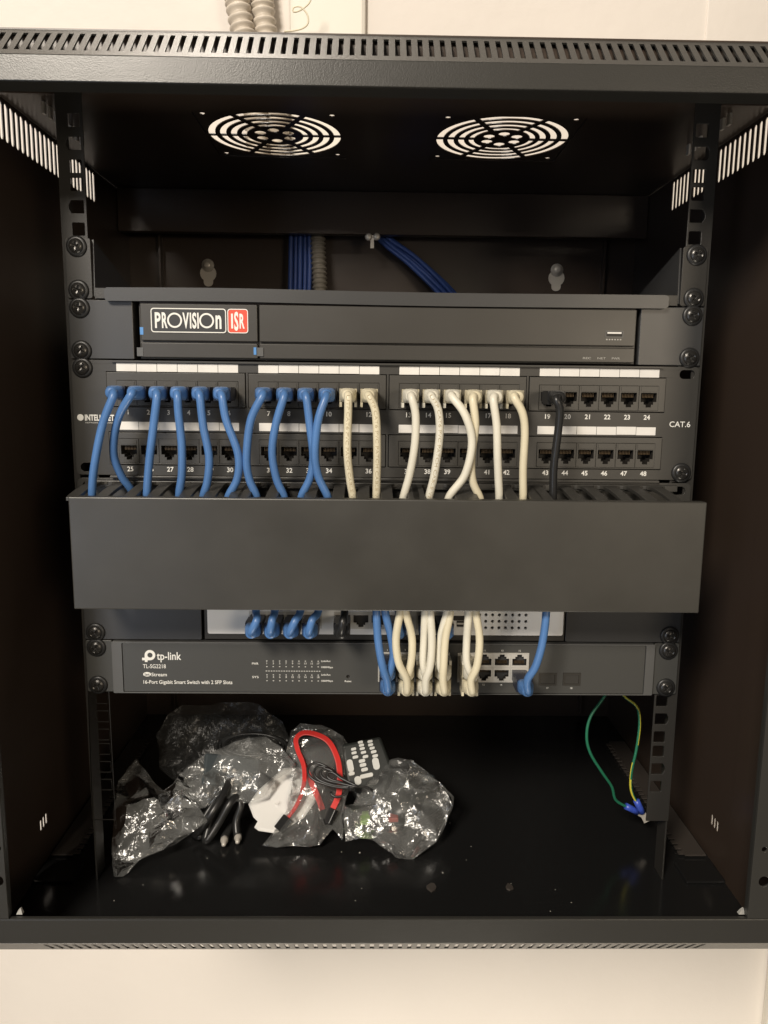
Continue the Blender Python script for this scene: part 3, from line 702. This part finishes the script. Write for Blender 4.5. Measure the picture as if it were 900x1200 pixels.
for n in range(1, 20):
    kind, path = TOP[n-1]; x, z = portx(n), 63.9
    jx, jz, bpath = BOT[n]
    t = thing('patch_cable', LAB[n-1], 'patch cable', (x, -3, z), 'patch cables')
    a1, a2 = PLUG[kind]
    tw = rs.uniform(-0.10, 0.10)
    droop = rs.uniform(-0.12, 0.0)
    p0 = inst('plug', a1, t, (x, -3.0, z)); b0 = bpy.data.objects.new('boot', a2); link(b0, p0)
    jy = -4.0 if jz < -140 else -3.0
    p1 = inst('plug', a1, t, (jx, jy, jz), (0, math.pi if jz in (ZU,) else 0, 0)); b1 = bpy.data.objects.new('boot', a2); link(b1, p1)
    # cord: out of the upper boot, over and down, into the duct, out below, round into the lower boot
    pts = [Vector((x, -30, z+0.2)), Vector((x, -37, z))]
    m = len(path)
    for i, (px, py) in enumerate(path):
        if i == 0: pts.append(P(px, py+4, -45.5)); continue
        f_ = i/(m-1); yy = -47.5+f_*9.5
        if kind == 'blue' and n == 2: yy = -46+f_*30
        if n == 15: yy -= 5
        if n == 10: yy -= 3
        pts.append(P(px, py, yy))
    gate = jz > -140; e = pts[-1]; st = P(bpath[0][0], bpath[0][1], -34 if gate else -46) if bpath else Vector((jx, -22, -94))
    pts.append(Vector((e.x, max(e.y, -38)+3, -26)))
    pts.append(Vector((e.x*0.7+st.x*0.3, -26, -48))); pts.append(Vector((st.x, -30, -78))); pts.append(st)
    for i, (px, py) in enumerate((bpath or [0])[1:], 1):
        f_ = i/(len(bpath)-1); yy = (-34-f_*10) if gate else (-46-f_*5)
        if n in (9, 12, 13, 15, 17): yy = -42-f_*2
        if py > 790: yy = -47
        pts.append(P(px, py, yy))
    if not bpath: pts.append(Vector((jx, -38, -104)))
    pts += [Vector((jx, jy-39, jz+(1.8 if gate else 0.5))), Vector((jx, jy-31, jz+0.2))]
    pl = spline(pts, 2.5)
    mb = MB().tube(pl, 2.95, 12)
    cord = obj('cord', mb, kind if kind != 'black' else 'black', t)
    if n in (11, 12, 14):      # printed line along the jacket
        ln = [0]
        for i in range(1, len(pl)): ln.append(ln[-1]+(pl[i]-pl[i-1]).length)
        def on_cord(s_, b_, pl=pl, ln=ln):
            s_ += 16
            k = max(i for i in range(len(ln)-1) if ln[i] <= s_); f_ = (s_-ln[k])/(ln[k+1]-ln[k])
            c = pl[k].lerp(pl[k+1], f_); tg = (pl[k+1]-pl[k]).normalized()
            to = (Vector((CX, CY, CZ))-c); to = Vector((0, -1, 0)); to = (to-tg*to.dot(tg)).normalized(); sd = tg.cross(to)
            ang = (b_-1.1)/2.95
            return c+(to*math.cos(ang)-sd*math.sin(ang))*3.02
        mb = MB(); text_mb(mb, 'UTP CAT6 PVC PATCH CABLE VERIFIED', 0, 0, 2.2, 92, fn=on_cord); obj('jacket_print', mb, 'print', cord)

# ------------------------------------------------------------------ cables and conduit at the back of the cabinet
def bundle(name, label, cat, pts_list, r, m):
    mb = MB()
    for p in pts_list: mb.tube(spline(p, 5), r, 8)
    return mb
for i in range(5):
    x = -106+i*5.2; yy = 322+(i % 2)*4
    mb = MB().tube(spline([(x+3, yy, 300-15), (x, yy, 250), (x-1+i*0.3, yy-2, 205), (x-2, yy-6, 150)], 4), 2.8, 8)
    solo('network_cable', mb, 'blue_dark', 'dark blue cable in the upright bundle beside the grey conduit behind the shelf', 'cable', (x-2, yy-6, 150), 'upright cable bundle at the back')
for i in range(6):
    o_ = Vector((0.70, 0, 0.70))*((i-2.5)*2.5)+Vector((0, (i % 2)*3.5, 0))
    wv = Vector((0, 0, 1.4*math.sin(i*2.1)))
    mb = MB().tube(spline([Vector((-18, 334, 268))+o_, P(450, 279, 324)+o_*0.8, P(485, 306, 318)+o_+wv, P(524, 344, 306)+o_*1.1, P(545, 372, 290)+o_], 4), 2.7, 8)
    solo('network_cable', mb, 'blue_dark', 'blue cable in the slanting bundle behind the middle of the shelf', 'cable', tuple(P(545, 372, 290)), 'slanting cable bundle at the back')
def corrugated(pts, r, amp, pitch, n=18):
    pl = spline(pts, pitch/6.0); L = [0]
    for i in range(1, len(pl)): L.append(L[-1]+(pl[i]-pl[i-1]).length)
    tot = L[-1]; cnt = tot/pitch
    def rf(u): 
        s_ = math.cos(2*math.pi*cnt*u); return r+amp*max(-0.75, min(1, 1.6*s_))
    return MB().tube(pl, r, n, True, rf)
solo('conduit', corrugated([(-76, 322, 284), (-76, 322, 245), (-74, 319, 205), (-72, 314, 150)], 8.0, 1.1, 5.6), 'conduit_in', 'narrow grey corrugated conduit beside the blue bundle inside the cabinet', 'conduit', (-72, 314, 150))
solo('conduit', corrugated([(-140, 312, 289), (-146, 314, 400), (-162, 320, 480), (-186, 328, 620)], 12.0, 1.9, 8.0), 'conduit', 'left of two grey corrugated conduits on the wall above the cabinet', 'conduit', (-140, 312, 289))
solo('conduit', corrugated([(-118, 322, 289), (-124, 324, 400), (-136, 328, 480), (-146, 330, 620)], 11.5, 1.9, 8.0), 'conduit', 'right of two grey corrugated conduits on the wall above the cabinet', 'conduit', (-118, 322, 289))
mb = MB().box(-108, -22, 336, 345.8, 300, 900); solo('cable_trunking', mb, 'trim', 'white plastic trunking box on the wall beside the conduits', 'trunking', (-65, 338, 300), bevel=6)
cw = [P(px, py, 300) for px, py in ((333, 37), (344, 36), (355, 33), (361, 27), (360, 17), (352, 8), (344, 9), (344, 14), (352, 12), (362, 4), (366, -6))]
solo('thin_wire', MB().tube(spline(cw, 2), 0.9, 6), 'cream', 'thin cream wire curling in front of the white trunking', 'wire', tuple(cw[0]))

# ------------------------------------------------------------------ earth wires
def earth(label, path, mats, stripe=None, flip=False):
    pl = spline(path, 3); mb = MB().tube(pl, 1.35, 8, stripe=stripe)
    t = thing('earth_wire', label, 'wire', tuple(path[-1]))
    obj('wire', mb, mats, t); d = (pl[-1]-pl[-6]).normalized()
    mb = MB().tube([pl[-1]-d*7, pl[-1]-d*1, pl[-1]+d*1, pl[-1]+d*7], 3.1, 12); obj('crimp_sleeve', mb, 'crimp', t)
    mb = MB().obox(pl[-1]+d*12, d, Vector((0, 1, 0)), d.cross(Vector((0, 1, 0))).normalized(), 5.5, 0.6, 2.8); obj('spade_terminal', mb, 'zinc', t)
earth('green earth wire hanging from the switch with a blue crimp, left of the pair',
      [P(717, 790, 70)]+[P(a_, b_, y) for a_, b_, y in ((710, 813, 62), (692, 840, 56), (687.5, 863, 54), (692, 883, 54), (705.5, 905, 56), (717, 922, 58), (722, 938, 60), (740, 948, 62))], ['green'])
earth('green and yellow earth wire hanging beside the right mounting rail with a blue crimp',
      [P(722, 795, 80)]+[P(a_, b_, y) for a_, b_, y in ((730.5, 815, 74), (746, 828, 68), (749.5, 848, 64), (746, 877, 62), (740, 905, 60), (740, 927, 60), (749, 945, 60))], ['yellow', 'green'], stripe=0.10)

# ------------------------------------------------------------------ things lying on the cabinet floor
FL = -348.0
def bag_mesh(outline, plane, H, crumple, seed, bottom=True, space=14.0):
    """film: random points joined into facets, each facet then broken again by midpoint displacement"""
    tilt = R(plane[2]); nrm = Vector((0, -math.sin(tilt), math.cos(tilt))); vv = Vector((0, math.cos(tilt), math.sin(tilt)))
    pts = [PP(px, py, *plane) for px, py in outline]; O = sum(pts, Vector())/len(pts)
    loop = [Vector(((p-O).x, (p-O).dot(vv))) for p in pts]
    rd = random.Random(seed); ring = []
    for i, p in enumerate(loop):
        q = loop[(i+1) % len(loop)]; k = max(1, int((q-p).length/(space*0.8)))
        for m in range(k):
            e = p.lerp(q, m/k)
            if m: e = e+Vector((rd.uniform(-1, 1), rd.uniform(-1, 1)))*space*0.16
            ring.append(e)
    def inside(p):
        c = False; n = len(ring)
        for i in range(n):
            a_, b_ = ring[i], ring[(i+1) % n]
            if (a_.y > p.y) != (b_.y > p.y) and p.x < (b_.x-a_.x)*(p.y-a_.y)/(b_.y-a_.y)+a_.x: c = not c
        return c
    def dist(p):
        best = 1e9
        for i in range(len(ring)):
            a_, b_ = ring[i], ring[(i+1) % len(ring)]; d = b_-a_; t = max(0, min(1, (p-a_).dot(d)/max(d.length_squared, 1e-9)))
            best = min(best, (p-a_-d*t).length)
        return best
    x0, x1 = min(p.x for p in ring), max(p.x for p in ring); y0, y1 = min(p.y for p in ring), max(p.y for p in ring)
    an_ = rd.uniform(0.3, 1.2); da = Vector((math.cos(an_), math.sin(an_))); db = Vector((-da.y, da.x))
    mb = MB()
    for side in ((1, -1) if bottom else (1,)):
        inner = []
        for tr in range(6000):
            p = Vector((rd.uniform(x0, x1), rd.uniform(y0, y1)))
            sp = space*(0.42 if noise.noise(Vector((p.x*0.028, p.y*0.028, seed))) > 0.16 else 1.0)
            if not inside(p) or dist(p) < sp*0.45: continue
            if all(((p-q).dot(da)**2*0.30+(p-q).dot(db)**2*1.5)**0.5 > sp for q in inner): inner.append(p)
        co, ed, fc, *_ = delaunay_2d_cdt(ring+inner, [(i, (i+1) % len(ring)) for i in range(len(ring))], [], 1, 0.01)
        V = []
        for p in co:
            d = dist(p); env = 1-math.exp(-d/16.0)
            h = H*env*(0.75+0.5*noise.noise(Vector((p.x*0.02, p.y*0.02, seed*3.1))))*(1 if side > 0 else -0.3)
            h += crumple*rd.uniform(-0.5, 0.6)*(1 if d > 0.6 else 0.55)
            V.append(O+Vector((p.x, 0, 0))+vv*p.y+nrm*h+Vector((rd.uniform(-1, 1), 0, 0))*crumple*0.15)
        T = [tuple(f) for f in fc if len(f) == 3]
        for lev, am in ((0, 0.050), (1, 0.022)):
            mid = {}; T2 = []
            def M_(a_, b_):
                k = (min(a_, b_), max(a_, b_))
                if k not in mid:
                    mid[k] = len(V); L = (V[a_]-V[b_]).length
                    V.append((V[a_]+V[b_])*0.5+nrm*(rd.gauss(0, 1)*am*L)+Vector((rd.gauss(0, 1), rd.gauss(0, 1), 0))*am*L*0.5)
                return mid[k]
            for a_, b_, c_ in T:
                d, e, f = M_(a_, b_), M_(b_, c_), M_(c_, a_); T2 += [(a_, d, f), (d, b_, e), (f, e, c_), (d, e, f)]
            T = T2
        for v in V:
            if v.z < FL+0.5: v.z = FL+0.5+0.05*abs(v.x % 3)
        mb.add(V, T, False)
    return mb, O
def bag(name, label, outline, plane, H, crumple, seed, m='bag', cat='plastic bag', bottom=True):
    mb, c = bag_mesh(outline, plane, H, crumple, seed, bottom=bottom)
    me = mb.mesh(name, Vector((c.x, c.y, FL))); me.materials.append(M[m])
    me.polygons.foreach_set('use_smooth', [True]*len(me.polygons)); me.set_sharp_from_angle(angle=R(34))
    o = bpy.data.objects.new(name, me); link(o, None, (c.x, c.y, FL)); ORG[o.name] = Vector((c.x, c.y, FL))
    o['label'] = label; o['category'] = cat; o['group'] = 'clear plastic bags on the cabinet floor'
    return o
def Zat(y): return FL
# power cord, coiled under the left bags
t = thing('power_cord', 'black power cord coiled on the floor under the left plastic bags', 'power cord', tuple(PP(255, 985, 60, FL, 0)))
cpts = [(228, 981, 6, 50), (246, 956, 30, 62), (262, 930, 44, 90), (270, 912, 48, 130), (258, 922, 36, 110), (250, 950, 26, 68), (241, 986, 6, 46), (256, 965, 20, 60), (272, 938, 38, 90), (284, 935, 32, 100), (278, 955, 14, 72), (262, 983, 5, 46)]
def onfloor(px, py, h):
    # pixel on a horizontal plane h mm above the floor
    return PP(px, py, 0, FL+h, 0)
pth = [onfloor(a_, b_, h) for a_, b_, h, y in cpts]
obj('cord', MB().tube(spline(pth, 3), 3.6, 10), 'black', t)
pth = [onfloor(a_, b_, h) for a_, b_, h in ((278, 980, 5), (277, 962, 16), (282, 942, 30), (272, 925, 40), (255, 935, 34), (236, 965, 16), (234, 984, 5))]
obj('cord', MB().tube(spline(pth, 3), 3.6, 10), 'black', t)
for px, py in ((263, 984), (279, 981)):
    e = onfloor(px, py, 5); d = Vector((0.1, -1, -0.05)).normalized()
    obj('plug_tip', MB().lathe(e, d, [(3.4, -3), (3.6, 2), (2.2, 5), (2.0, 8), (0.5, 9)], 12), 'zinc', t)
# power adaptor inside the upper bag
t = thing('power_adaptor', 'small dark grey power adaptor with two pins inside the upper left bag', 'power adaptor', tuple(PP(272, 905, 130, -320, 40)))
c = PP(272, 903, 70, -312, 46); tl = R(46)
ax = Vector((0.94, 0.25, -0.22)).normalized(); n_ = Vector((0, -math.sin(tl), math.cos(tl))); n_ = (n_-ax*n_.dot(ax)).normalized(); ay = n_.cross(ax)
obj('case', MB().obox(c-n_*9, ax, ay, n_, 27, 15, 9), 'adaptor', t, bevel=2.5, seg=3)
for k in (-1, 1): obj('pin', MB().lathe(c+ax*(-3+k*4.5)-ay*1, n_, [(2.2, -1), (2.2, 2), (1.8, 5), (0.3, 5.4)], 12), 'zinc', t)
# extra thin cords in the upper left bag
t = thing('thin_cord_coil', 'coil of thin dark cord at the top of the upper left bag', 'cord', tuple(PP(300, 880, 120, -300, 30)))
cp = []
for k in range(46):
    an = k*0.42; rx, ry = 44-k*0.25, 17-k*0.12
    cp.append(PP(296+rx*math.cos(an), 877+ry*math.sin(an)-0.12*k, 125, -285, 35))
obj('cord', MB().tube(spline(cp, 4), 1.6, 7), 'black', t)
# white folded leaflet
out = [(332, 906), (348, 905), (366, 912), (372, 940), (356, 962), (335, 975), (322, 981), (303, 978), (298, 974), (302, 967), (297, 962), (291, 946), (303, 930)]
lp = [PP(a_, b_, 50, FL+8, 36) for a_, b_ in out]
cc = sum(lp, Vector())/len(lp)
def lift(p): 
    d = (p-cc); return p+Vector((0, 0, 5.0-0.0016*d.x*d.x+3*noise.noise(p*0.02)))
mb = MB(); n = len(lp)
vs = []; rings_ = 8
for i in range(rings_+1):
    for p in lp: v = lift(cc.lerp(p, i/rings_)); v.z = max(v.z, FL+1.2); vs.append(v)
fs = [(i*n+j, i*n+(j+1) % n, (i+1)*n+(j+1) % n, (i+1)*n+j) for i in range(rings_) for j in range(n)]
mb.add(vs, fs, True)
lf = solo('folded_leaflet', mb, 'card', 'crumpled white paper leaflet between the left and middle plastic bags', 'leaflet', (cc.x, cc.y, FL))
md = lf.modifiers.new('thickness', 'SOLIDIFY'); md.thickness = 0.0007
# red data cables in the middle bag
def ribbon(path, w_, th, wdir):
    pl = spline(path, 2.5); vs = []; fs = []
    for i, p in enumerate(pl):
        tg = (pl[min(i+1, len(pl)-1)]-pl[max(i-1, 0)]).normalized()
        vw = (p-Vector((CX, CY, CZ))).normalized(); sd = tg.cross(vw).normalized(); vw = sd.cross(tg); al = R(wdir[0]+(wdir[1]-wdir[0])*i/(len(pl)-1)); a_ = sd*math.cos(al)+vw*math.sin(al); b_ = tg.cross(a_)
        for sa, sb in ((-1, -1), (1, -1), (1, 1), (-1, 1)): vs.append(p+a_*(sa*w_/2)+b_*(sb*th/2))
    m = len(pl)
    for i in range(m-1):
        for j in range(4): fs.append((i*4+j, i*4+(j+1) % 4, (i+1)*4+(j+1) % 4, (i+1)*4+j))
    fs += [(0, 1, 2, 3), tuple(range((m-1)*4, m*4))]
    return MB().add(vs, fs), pl
def red_cable(label, pix, h0, wdir):
    path = [PP(a_, b_, 45, FL+h0-9+dh*0.5, 42) for a_, b_, dh in pix]
    t = thing('data_cable', label, 'data cable', tuple(path[0]))
    mb, pl = ribbon(path, 5.4, 1.3, wdir); obj('ribbon', mb, 'red_cable', t, bevel=0.4)
    for e, d in ((pl[0], (pl[0]-pl[3]).normalized()), (pl[-1], (pl[-1]-pl[-4]).normalized()))[(1 if len(pix) < 8 else 0):]:
        s_ = d.cross(Vector((0, 0, 1))).normalized(); u_ = s_.cross(d)
        obj('connector', MB().obox(e+d*5, d, s_, u_, 7, 5, 2.8), 'black', t, bevel=0.8)
red_cable('red flat data cable looped in the middle bag, its arch standing over the black coil',
          [(336, 960, 4), (348, 943, 10), (356, 920, 16), (356, 898, 22), (349, 879, 26), (347, 866, 30), (355, 859, 34), (368, 860, 36), (384, 868, 34), (394, 885, 30), (398, 905, 24), (397, 930, 14), (389, 950, 6)], 18, (62, 0))
red_cable('second red flat data cable, short length seen beneath the black coil in the middle bag',
          [(352, 885, 6), (360, 905, 10), (367, 922, 10), (374, 938, 8), (379, 952, 4)], 16, (10, 5))
# black tied coil
t = thing('tied_cable_coil', 'thin black cable folded in narrow loops and tied, beside the remote control', 'cable', tuple(PP(395, 915, 48, FL+36, 44)))
cp = []
for k in range(4):
    g = 1.0-0.20*k; ox, oy = 386+2.5*k, 910.5
    for px, py in ((411, 921), (399, 911), (385, 900), (371, 894), (362, 898), (361, 906), (368, 914), (384, 920), (400, 923)):
        f_ = g if px < 405 else 1
        cp.append(PP(ox+(px-386)*f_, oy+(py-910.5)*f_+(k % 2)*0.8, 48, FL+40+k*1.2, 44))
cp += [PP(412, 922, 48, FL+40, 44), PP(428, 922, 48, FL+37, 44), PP(436, 926, 48, FL+34, 44)]
obj('loops', MB().tube(spline(cp, 2.5), 1.15, 7), 'black', t)
obj('tail', MB().tube(spline([PP(a_, b_, 48, FL+38, 44) for a_, b_ in ((410, 922), (405, 930), (396, 934), (389, 932), (388, 928))], 2), 1.2, 7), 'black', t)
e = PP(412, 922, 48, FL+38, 44); obj('tie', MB().tube([e+Vector((-3, 0, 0)), e+Vector((0, 0, 0)), e+Vector((3, 0, 0))], 4.2, 10), 'black', t)
# remote control
pl_ = (80, FL+44, 48)
t = thing('remote_control', 'black remote control with grey rubber buttons beside the right plastic bag', 'remote control', tuple(PP(428, 895, *pl_)))
tl = R(48); n_ = Vector((0, -math.sin(tl), math.cos(tl)))
co = [PP(a_, b_, *pl_) for a_, b_ in ((400, 872), (446, 862), (462, 905), (452, 930), (420, 938), (406, 915))]
mb = MB(); k = len(co); mb.add(co+[p-n_*18 for p in co], [tuple(range(k)), tuple(reversed(range(k, 2*k)))]+[(i, (i+1) % k, (i+1) % k+k, i+k) for i in range(k)])
obj('body', mb, 'remote', t, bevel=3, seg=3)
u1 = (PP(446, 862, *pl_)-PP(400, 872, *pl_)).normalized(); v1 = n_.cross(u1)
def zz(a_, b_): return 290+a_/5.625, 840+b_/5.625
btn = [(745, 170, 4, 2), (808, 165, 4, 2), (752, 190, 4, 2), (812, 187, 4, 2), (757, 212, 4, 2), (822, 209, 4, 2), (700, 215, 4, 2), (765, 237, 4.2, 2), (832, 233, 4.4, 2.2), (703, 240, 4, 2), (712, 268, 4.4, 2.2), (778, 265, 4.4, 2.2), (842, 260, 4.4, 2.2),
       (678, 325, 4.6, 7.5), (755, 293, 5, 2.6), (762, 320, 5, 2.6), (847, 311, 5, 7.2), (772, 350, 5.2, 2.6), (687, 377, 4.6, 2.6), (785, 390, 10, 3.0), (728, 422, 5, 5)]
for a_, b_, hx, hy in btn:
    c = PP(*zz(a_, b_), *pl_)
    obj('button', MB().plate(rrect(-hx*0.64, hx*0.64, -hy*(0.64 if hy < 4 else 0.8), hy*(0.64 if hy < 4 else 0.8), min(hx*0.7, hy*0.7)*0.8, 3), [], lambda p_, q_, t_, c=c: c+u1*p_+v1*q_+n_*(t_-0.2), 1.9), 'rubber', t, bevel=0.4)
# mouse in the right bag, terminals
t = thing('computer_mouse', 'black computer mouse with a grey wheel wrapped in the right plastic bag', 'mouse', tuple(PP(482, 940, 95, FL, 0)))
c = PP(487, 940, 76, FL+20, 24)
vs = []; fs = []; nu, nv_ = 24, 14
d1 = Vector((0.75, 0.62, 0.12)).normalized(); d2 = Vector((-0.62, 0.75, 0)).normalized(); d3 = d1.cross(d2)
for i in range(nv_+1):
    ph = -math.pi/2+math.pi*i/nv_
    for j in range(nu):
        th = 2*math.pi*j/nu
        xx, yy, z3 = math.cos(ph)*math.cos(th), math.cos(ph)*math.sin(th), math.sin(ph)
        vs.append(c+d1*(36*xx)+d2*(23*yy*(1+0.08*xx))+d3*(17*z3*(1 if z3 > 0 else 0.7)*(1-0.12*xx)))
for i in range(nv_):
    for j in range(nu): fs.append((i*nu+j, i*nu+(j+1) % nu, (i+1)*nu+(j+1) % nu, (i+1)*nu+j))
obj('shell', MB().add(vs, fs, True), 'remote', t)
wc = c+d1*18+d3*12.5
obj('wheel', MB().lathe(wc-d2*3.0, d2, [(7, 0), (8.5, 1), (8.5, 5), (7, 6)], 20), 'adaptor', t)
for px, py, m, lb in ((428, 961, 'lime', 'small light green plug terminal in the right plastic bag'), (461, 958, 'pink', 'small red plug terminal in the right plastic bag')):
    c = PP(px, py, 50, FL+18, 36)
    mb = MB().obox(c, Vector((1, 0.1, 0)).normalized(), Vector((0, 1, 0)), Vector((0, 0, 1)), 4.6, 5, 2.2); mb.obox(c+Vector((0, 9.2, 0)), Vector((1, 0.1, 0)).normalized(), Vector((0, 1, 0)), Vector((0, 0, 1)), 3.4, 4, 1.8)
    solo('plug_terminal', mb, m, lb, 'terminal', (c.x, c.y, c.z-3), bevel=0.8)
# the bags
bag('plastic_bag', 'crumpled clear plastic bag at the far left with a tail reaching forward',
    [(135, 1029), (143, 1028), (165, 1008), (190, 996), (222, 978), (241, 962), (233, 945), (222, 925), (214, 905), (204, 918), (192, 925), (182, 918), (172, 905), (160, 890), (150, 900), (140, 915), (133, 950), (132, 1000)], (8, FL+2, 36), 16, 13, 3)
bag('plastic_bag', 'clear plastic bag over the adaptor and the black cord, left of the leaflet',
    [(212, 945), (206, 925), (216, 902), (232, 890), (250, 880), (275, 870), (312, 864), (330, 876), (346, 896), (338, 906), (325, 915), (310, 935), (292, 941), (270, 938), (256, 932), (240, 946), (226, 950)], (58, FL+30, 44), 12, 10, 8)
bag('plastic_bag', 'thin loose clear film standing behind the left bags in the shadow',
    [(186, 900), (184, 862), (196, 838), (215, 826), (260, 823), (305, 826), (330, 845), (342, 872), (330, 892), (290, 900), (240, 905), (205, 915)], (120, FL+40, 60), 8, 8, 15, 'bag_thin')
bag('plastic_bag', 'clear plastic bag round the red data cables in the middle',
    [(308, 990), (322, 972), (336, 950), (342, 915), (336, 880), (340, 856), (352, 848), (375, 850), (402, 862), (414, 880), (412, 910), (404, 940), (402, 984), (390, 972), (374, 991), (345, 991)], (42, FL+4, 42), 16, 8, 21)
bag('plastic_bag', 'rounded clear plastic bag round the black mouse on the right',
    [(452, 894), (466, 889), (482, 892), (497, 903), (514, 917), (531, 933), (530, 947), (521, 968), (511, 986), (497, 999), (482, 1009), (466, 1006), (456, 997), (438, 984), (422, 983), (404, 986), (403, 960), (404, 945), (415, 942), (424, 922), (438, 903)], (34, FL+4, 40), 20, 9, 33)
# dust and crumbs on the floor
rd = random.Random(11); mb = MB()
for i in range(26):
    x, y = rd.uniform(-250, 260), rd.uniform(-60, 120); s_ = rd.choice((0.22, 0.25, 0.3, 0.4))
    mb.obox((x, y, FL+s_*0.5), Vector((math.cos(i), math.sin(i), 0)), Vector((-math.sin(i), math.cos(i), 0)), Vector((0, 0, 1)), s_*1.4, s_, s_*0.5)
o = obj('dust_specks', mb, 'dust'); o['kind'] = 'stuff'; o['label'] = 'pale dust specks scattered over the glossy black cabinet floor'; o['category'] = 'dust'
for k, (px, py, lb) in enumerate(((506, 1041, 'small pale plastic crumb left of two on the floor front'), (597, 1041, 'small pale plastic crumb right of two on the floor front'))):
    c = PP(px, py, 0, FL, 0); mb = MB()
    vs = []
    for i in range(7): an = i*0.9; vs.append(c+Vector((math.cos(an)*(2.5+rd.random()*2.5), math.sin(an)*(2.5+rd.random()*3.5), 0.2)))
    top = [v+Vector((0.4, 0.2, 1.2)) for v in vs]
    mb.add(vs+top, [tuple(range(7)), tuple(range(7, 14))]+[(i, (i+1) % 7, (i+1) % 7+7, i+7) for i in range(7)])
    solo('plastic_crumb', mb, 'teeth', lb, 'crumb', tuple(c))
for sx, lb in ((-1, 'torn white film scrap at the lower left corner of the frame'), (1, 'torn white film scrap at the lower right corner of the frame')):
    x = sx*261.5
    mb = MB().add([(x-2.4, F+5, -306.8), (x+2.0, F+5, -306.8), (x+1.0, F+5.5, -302.2), (x-0.8, F+5.2, -303.5), (x-2.4, F+8, -306.8), (x+2.0, F+8, -306.8), (x+1.0, F+7, -302.2), (x-0.8, F+7, -303.5)],
                  [(0, 1, 2, 3), (7, 6, 5, 4), (0, 4, 5, 1), (1, 5, 6, 2), (2, 6, 7, 3), (3, 7, 4, 0)])
    solo('film_scrap', mb, 'ink_dim', lb, 'scrap', (x, F+3.5, -306.8))
